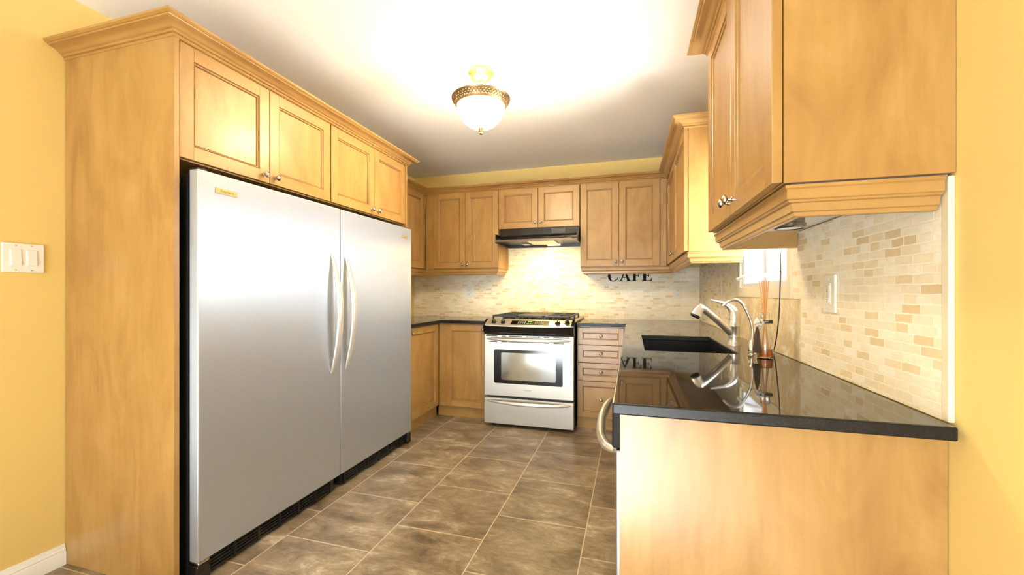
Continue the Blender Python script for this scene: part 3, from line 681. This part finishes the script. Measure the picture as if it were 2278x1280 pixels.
MB().box(-0.20, -0.125, 0.27, 0.40, 0.014, 0.016).build('rating_label', WHITE, H)
hl = area('hood_lamp', (-0.80, 3.89, 1.644), (0, 0, 0), 0.26, 0.12, 3.2, (1.0, 0.76, 0.30)); hl.name = 'hood_lamp'

# ------------------------------------------------------------------ ceiling lamp
Lm = thing('ceiling_lamp', 'brass semi-flush ceiling lamp with lit white glass bowl', 'lamp', (-0.846, 2.277, ZC))
MB().lathe([(0, 0), (0.074, 0), (0.077, -0.006), (0.076, -0.016), (0.070, -0.022), (0.067, -0.024), (0.058, -0.036), (0.044, -0.048), (0.028, -0.056), (0.020, -0.058), (0.018, -0.066), (0.010, -0.071), (0, -0.072)], 80,
           flute=lambda i, r, z: (0.045 * (1 if (i // 2) % 2 else -1) if 0.03 < r < 0.066 else 0)).build('canopy', BRASS, Lm)
for k in range(3):
    a = math.radians(95 + 120 * k); ca, sa = math.cos(a), math.sin(a)
    MB().lathe([(0, -0.030), (0.006, -0.030), (0.008, -0.037), (0.006, -0.045), (0, -0.047)], 12, (0.058 * ca, 0.058 * sa, 0)).tube([(0.058 * ca, 0.058 * sa, -0.042), (0.078 * ca, 0.078 * sa, -0.078), (0.108 * ca, 0.108 * sa, -0.120), (0.142 * ca, 0.142 * sa, -0.158)], 0.0036, 8, sub=4).build('support_rod', BRASS, Lm)
MB().tube([(0, 0, -0.068), (0, 0, -0.335)], 0.005, 10).build('stem', BRASS, Lm)
rim = MB().lathe([(0.138, -0.158), (0.168, -0.156), (0.172, -0.159), (0.171, -0.163), (0.166, -0.168), (0.153, -0.186), (0.145, -0.199), (0.140, -0.204), (0.134, -0.202), (0.134, -0.192), (0.150, -0.168), (0.138, -0.162)], 72)
for i in range(54):
    for j, (rr, zz) in enumerate(((0.164, -0.1715), (0.158, -0.1795), (0.1515, -0.189))):
        a = 2 * PI * (i + 0.5 * (j % 2)) / 54
        rim.lathe([(0.0, -0.0045), (0.0045, -0.002), (0.0045, 0.002), (0, 0.0045)], 6, (rr * math.cos(a), rr * math.sin(a), zz))
for i in range(54):
    for sgn in (1, -1):
        a0 = 2 * PI * i / 54; a1 = a0 + sgn * 2 * PI * 1.5 / 54
        rim.tube([(0.1675 * math.cos(a0), 0.1675 * math.sin(a0), -0.1675), (0.1585 * math.cos((a0 + a1) / 2), 0.1585 * math.sin((a0 + a1) / 2), -0.1805), (0.1475 * math.cos(a1), 0.1475 * math.sin(a1), -0.1955)], 0.0013, 5)
rim.build('rim', BRONZE, Lm)
bp = [(0.1375, -0.198)]
for i in range(1, 15):
    a = PI / 2 * i / 14; bp.append((0.1375 * math.cos(a) ** 0.92, -0.198 - 0.135 * math.sin(a)))
bp[-1] = (0.004, -0.333)
MB().lathe(bp + [(r - 0.003 if r > 0.01 else r, z + 0.003) for r, z in bp[::-1]], 48).build('glass_bowl', BOWL, Lm)
MB().lathe([(0, -0.330), (0.017, -0.331), (0.0185, -0.335), (0.015, -0.339), (0.013, -0.350), (0.009, -0.356), (0.0115, -0.361), (0.009, -0.366), (0, -0.370)], 24).build('finial', BRASS, Lm)
def pointl(name, loc, power, col, rad):
    l = bpy.data.lights.new(name, 'POINT'); l.energy = power; l.color = col; l.shadow_soft_size = rad
    o = bpy.data.objects.new(name, l); COL.objects.link(o); o.location = loc; return o
pointl('ceiling_lamp_bulb', (-0.82, 2.25, 2.235), 2.2, (1.0, 0.84, 0.60), 0.03)

# ------------------------------------------------------------------ faucet
fa = thing('kitchen_faucet', 'brushed nickel pull-out faucet behind the sink', 'faucet', (0.492, 2.287, CT))
MB().lathe([(0, 0), (0.030, 0), (0.030, 0.004), (0.0275, 0.008), (0.0265, 0.028), (0.0265, 0.040), (0.0275, 0.041), (0.0275, 0.044), (0.0258, 0.045), (0.0258, 0.092), (0.0265, 0.093), (0.0265, 0.096), (0.0258, 0.097), (0.0258, 0.128), (0.0268, 0.129), (0.0268, 0.133), (0, 0.133)], 32).build('body', NICKEL, fa)
MB().tube([(0.0, 0, 0.132), (0.001, 0, 0.150), (-0.004, 0, 0.170), (-0.020, 0, 0.190), (-0.042, 0, 0.206), (-0.075, 0, 0.216), (-0.108, 0, 0.224)], [0.0262, 0.0258, 0.022, 0.0145, 0.009, 0.006, 0.0045], 20, sub=5, sy=1.0).build('lever', NICKEL, fa)
sp = MB().tube([(-0.016, -0.006, 0.058), (-0.034, -0.014, 0.078), (-0.078, -0.034, 0.120), (-0.122, -0.054, 0.158), (-0.150, -0.067, 0.178), (-0.166, -0.074, 0.184)], [0.0155, 0.0165, 0.016, 0.0155, 0.0175, 0.019], 18, sub=5)
sp = sp.build('spout_wand', NICKEL, fa)
MB().tube([(-0.150, -0.067, 0.190), (-0.163, -0.073, 0.186), (-0.180, -0.080, 0.168), (-0.189, -0.084, 0.150)], [0.010, 0.0225, 0.0235, 0.0255], 20, sub=4).build('spray_head', NICKEL, sp)
MB().tube([(-0.1885, -0.0838, 0.151), (-0.1925, -0.0855, 0.143)], [0.0225, 0.0215], 20).build('nozzle', BLACK, sp)
fb = thing('filter_tap', 'slim chrome gooseneck water tap beside the faucet', 'faucet', (0.494, 1.976, CT))
MB().lathe([(0, 0), (0.021, 0), (0.021, 0.003), (0.013, 0.006), (0.0125, 0.048), (0.009, 0.054), (0.006, 0.058), (0, 0.058)], 24).build('base', CHROME, fb)
MB().tube([(0, 0, 0.05), (0.002, 0, 0.10), (-0.006, 0, 0.145), (-0.024, 0, 0.19), (-0.040, 0, 0.218), (-0.062, 0, 0.231), (-0.086, 0, 0.226), (-0.104, 0, 0.212), (-0.112, 0, 0.203)], 0.0058, 12, sub=5).build('gooseneck', NICKEL, fb)
MB().tube([(0.0, -0.010, 0.012), (-0.012, -0.028, 0.011), (-0.030, -0.05, 0.010)], [0.006, 0.004, 0.005], 10, sub=3).build('lever', CHROME, fb)

# ------------------------------------------------------------------ reed diffuser
rd = thing('reed_diffuser', 'glass reed diffuser bottle with amber oil and orange reeds on the right counter', 'diffuser', (0.514, 1.868, CT + 0.0005))
op = [(0, 0.0), (0.030, 0.0), (0.033, 0.003), (0.0335, 0.010), (0.032, 0.040), (0.027, 0.085), (0.021, 0.120), (0.0175, 0.135), (0.0172, 0.170), (0.019, 0.173), (0.019, 0.179), (0.0172, 0.181)]
ip = [(0.0145, 0.181), (0.0145, 0.136), (0.018, 0.120), (0.024, 0.085), (0.029, 0.040), (0.0305, 0.010), (0.029, 0.005), (0, 0.005)]
op = [(a * 0.9, b) for a, b in op]; ip = [(a * 0.9, b) for a, b in ip]
MB().lathe(op + ip, 36).build('bottle', BOTTLE, rd)
MB().lathe([(0, 0.0055), (0.0255, 0.0055), (0.0270, 0.010), (0.0258, 0.036), (0, 0.036)], 36).build('oil', LIQUID, rd)
for tx, ty, bx_, by_ in ((-0.020, 0.004, 0.016, -0.004), (-0.012, -0.003, 0.018, 0.008), (-0.004, 0.006, 0.002, -0.012), (0.002, -0.004, -0.008, 0.010), (0.006, 0.003, -0.016, -0.002), (0.012, 0.0, -0.013, 0.006), (0.0, 0.010, 0.010, -0.010)):
    MB().tube([(bx_, by_, 0.008), (tx * 0.28, ty * 0.28, 0.175), (tx, ty, 0.305 + 0.006 * random.random())], 0.0017, 7).build('reed', REED, rd)
wc = MB().lathe([(0.0178, 0.139), (0.0195, 0.139), (0.0195, 0.145), (0.0178, 0.145), (0.0178, 0.139)], 28).lathe([(0.0178, 0.148), (0.0195, 0.148), (0.0195, 0.151), (0.0178, 0.151), (0.0178, 0.148)], 28).box(0.015, 0.026, -0.010, 0.004, 0.138, 0.152, bev=0.003)
wc.build('neck_clamp', IRON, rd)
fl = MB()
for i in range(34):
    a, b = random.uniform(0, 2 * PI), random.uniform(-1, 1); r = 0.014
    fl.lathe([(0, -0.006), (0.005, -0.002), (0.005, 0.002), (0, 0.006)], 7, (-0.026 + r * math.cos(a) * math.sqrt(1 - b * b), -0.012 + r * math.sin(a) * math.sqrt(1 - b * b), 0.142 + r * b))
fl.build('flower', FLOWER, rd)
ts = MB().lathe([(0, 0.124), (0.004, 0.122), (0.004, 0.114), (0.008, 0.10), (0.012, 0.05), (0.014, 0.028), (0.006, 0.022), (0, 0.024)], 18, (-0.032, -0.014, 0), flute=lambda i, r, z: 0.14 * (-1) ** i)
for i in range(12):
    a = 2 * PI * i / 12
    ts.tube([(-0.032 + 0.004 * math.cos(a), -0.014 + 0.004 * math.sin(a), 0.115), (-0.032 + 0.011 * math.cos(a), -0.014 + 0.011 * math.sin(a), 0.06), (-0.033 + 0.014 * math.cos(a), -0.014 + 0.014 * math.sin(a), 0.018 + 0.01 * random.random())], 0.0014, 5)
ts.build('tassel', TASSEL, rd)
tag(MB().tube([(0.566, 1.868, 1.352), (0.572, 1.88, 1.28), (0.576, 1.90, 1.20), (0.582, 1.93, 1.10), (0.580, 1.945, 1.02), (0.590, 2.00, 0.965), (0.600, 2.06, 0.924), (0.603, 2.075, 0.9165)], 0.0024, 8, sub=6).build('power_cord', CORDM),
    'thin brown cord hanging in front of the window beside the diffuser', 'cord')

# ------------------------------------------------------------------ wall plates
def outlet(lab, loc, rz, mat=WHITE, gangs='outlet'):
    o = thing('wall_outlet', lab, 'outlet', loc, rz)
    MB().box(-0.036, 0.036, -0.006, 0, -0.058, 0.058, bev=0.002).build('plate', mat, o)
    for z in (-0.021, 0.021):
        MB().prism(rrect(-0.0165, 0.0165, z - 0.0145, z + 0.0145, 0.010), -0.008, -0.0055).build('socket', mat, o)
        s = MB()
        for x in (-0.007, 0.007): s.box(x - 0.0016, x + 0.0016, -0.0086, -0.0078, z - 0.001, z + 0.008)
        s.box(-0.0022, 0.0022, -0.0086, -0.0078, z - 0.0095, z - 0.005); s.build('slots', SLOT, o)
    MB().lathe([(0, 0), (0.003, 0), (0.0025, 0.001), (0, 0.0012)], 10, (0, -0.006, 0), RX).build('screw', mat, o)
outlet('white outlet on the backsplash left of the range', (-1.686, YB - 0.0092, 1.175), 0)
outlet('cream outlet on the backsplash right of the range under the cabinets', (0.420, YB - 0.0092, 1.172), 0, IVORY)
outlet('cream outlet on the right wall backsplash beyond the window, seen edge-on', (XR - 0.0102, 3.243, 1.205), RR, IVORY)
dm = thing('dimmer_switch', 'ivory slide dimmer plate on the stone backsplash under the near right cabinet', 'switch', (XR - 0.0102, 1.553, 1.172), RR)
MB().box(-0.040, 0.040, -0.007, 0, -0.061, 0.061, bev=0.0025).build('plate', IVORY, dm)
MB().box(-0.017, 0.017, -0.009, -0.0065, -0.034, 0.034, bev=0.001).build('paddle', IVORY, dm)
MB().box(0.006, 0.014, -0.012, -0.0085, -0.028, 0.028, bev=0.002).build('slider', IVORY, dm)
sl = MB()
for z, w_ in ((0.024, 0.003), (0.012, 0.005), (0.007, 0.008), (-0.010, 0.004), (-0.020, 0.005), (-0.027, 0.008)): sl.box(-0.006 - w_ / 2, -0.006 + w_ / 2, -0.0096, -0.0088, z, z + 0.0016)
sl.build('markings', DARKINK, dm)
for z in (-0.048, 0.048): MB().lathe([(0, 0), (0.003, 0), (0.0025, 0.001), (0, 0.0012)], 10, (0, -0.007, z), RX).build('screw', IVORY, dm)
sw = thing('light_switch', 'white double rocker light switch on the left yellow wall', 'switch', (XL, 1.057, 1.315), RL)
MB().box(-0.061, 0.061, -0.008, 0, -0.058, 0.058, bev=0.003).build('plate', WHITE, sw)
for x in (-0.023, 0.023):
    MB().box(x - 0.0165, x + 0.0165, -0.0098, -0.0075, -0.0335, 0.0335, bev=0.001).build('frame', WHITE, sw)
    MB().prism([(-0.0105, 0.030), (-0.0145, -0.028), (-0.009, -0.030), (-0.009, 0.030)], x - 0.0135, x + 0.0135, plane='yz').build('rocker', WHITE, sw)
    for z in (-0.049, 0.049): MB().lathe([(0, 0), (0.003, 0), (0.0025, 0.001), (0, 0.0012)], 10, (x, -0.008, z), RX).build('screw', NICKEL, sw)

# ------------------------------------------------------------------ CAFE letters on the backsplash
def letter(ch, x, lab):
    b = MB(); h = 0.108; t = (-0.010, 0.0)
    if ch == 'C':
        out, inn = [], []
        for i in range(29):
            a = math.radians(38 + (322 - 38) * i / 28); out.append((0.050 + 0.050 * math.cos(a), h / 2 + 0.056 * math.sin(a))); th = 0.012 + 0.014 * max(0, -math.cos(a))
            inn.append((0.050 + (0.050 - th) * math.cos(a), h / 2 + (0.056 - th * 0.55) * math.sin(a)))
        for i in range(28): b.prism([out[i], out[i + 1], inn[i + 1], inn[i]], *t)
        b.prism([(0.084, 0.096), (0.092, 0.096), (0.092, 0.070), (0.088, 0.070)], *t); b.prism([(0.088, 0.036), (0.092, 0.036), (0.096, 0.016), (0.086, 0.016)], *t)
    elif ch == 'A':
        b.prism([(0.014, 0.004), (0.024, 0.004), (0.064, 0.098), (0.054, 0.110)], *t); b.prism([(0.052, 0.110), (0.060, 0.110), (0.108, 0.004), (0.080, 0.004)], *t)
        b.prism([(0.026, 0.034), (0.082, 0.034), (0.080, 0.042), (0.030, 0.042)], *t); b.prism([(0, 0), (0.040, 0), (0.040, 0.006), (0, 0.006)], *t); b.prism([(0.070, 0), (0.118, 0), (0.118, 0.006), (0.070, 0.006)], *t)
    else:
        b.prism([(0.012, 0), (0.038, 0), (0.038, h), (0.012, h)], *t); b.prism([(0, 0), (0.052, 0), (0.052, 0.006), (0, 0.006)], *t)
        b.prism([(0, h - 0.007), (0.086, h - 0.007), (0.086, h), (0, h)], *t); b.prism([(0.080, h - 0.030), (0.086, h - 0.030), (0.086, h), (0.076, h - 0.005)], *t)
        b.prism([(0.034, 0.051), (0.064, 0.051), (0.064, 0.058), (0.034, 0.058)], *t); b.prism([(0.060, 0.042), (0.066, 0.042), (0.066, 0.068), (0.060, 0.068)], *t)
        if ch == 'E': b.prism([(0.03, 0), (0.088, 0), (0.088, 0.007), (0.03, 0.007)], *t); b.prism([(0.078, 0.004), (0.088, 0), (0.094, 0.030), (0.089, 0.030)], *t)
    tag(b.build('wall_letter', BLACKLET, None, (x, YB - 0.0092, 1.284)), lab, 'letter', 'black letters on the backsplash')
letter('C', -0.222, 'black letter C, first of the CAFE letters on the backsplash'); letter('A', -0.118, 'black letter A in the CAFE word on the backsplash')
letter('F', 0.004, 'black letter F in the CAFE word on the backsplash'); letter('E', 0.098, 'black letter E, last of the CAFE letters on the backsplash')
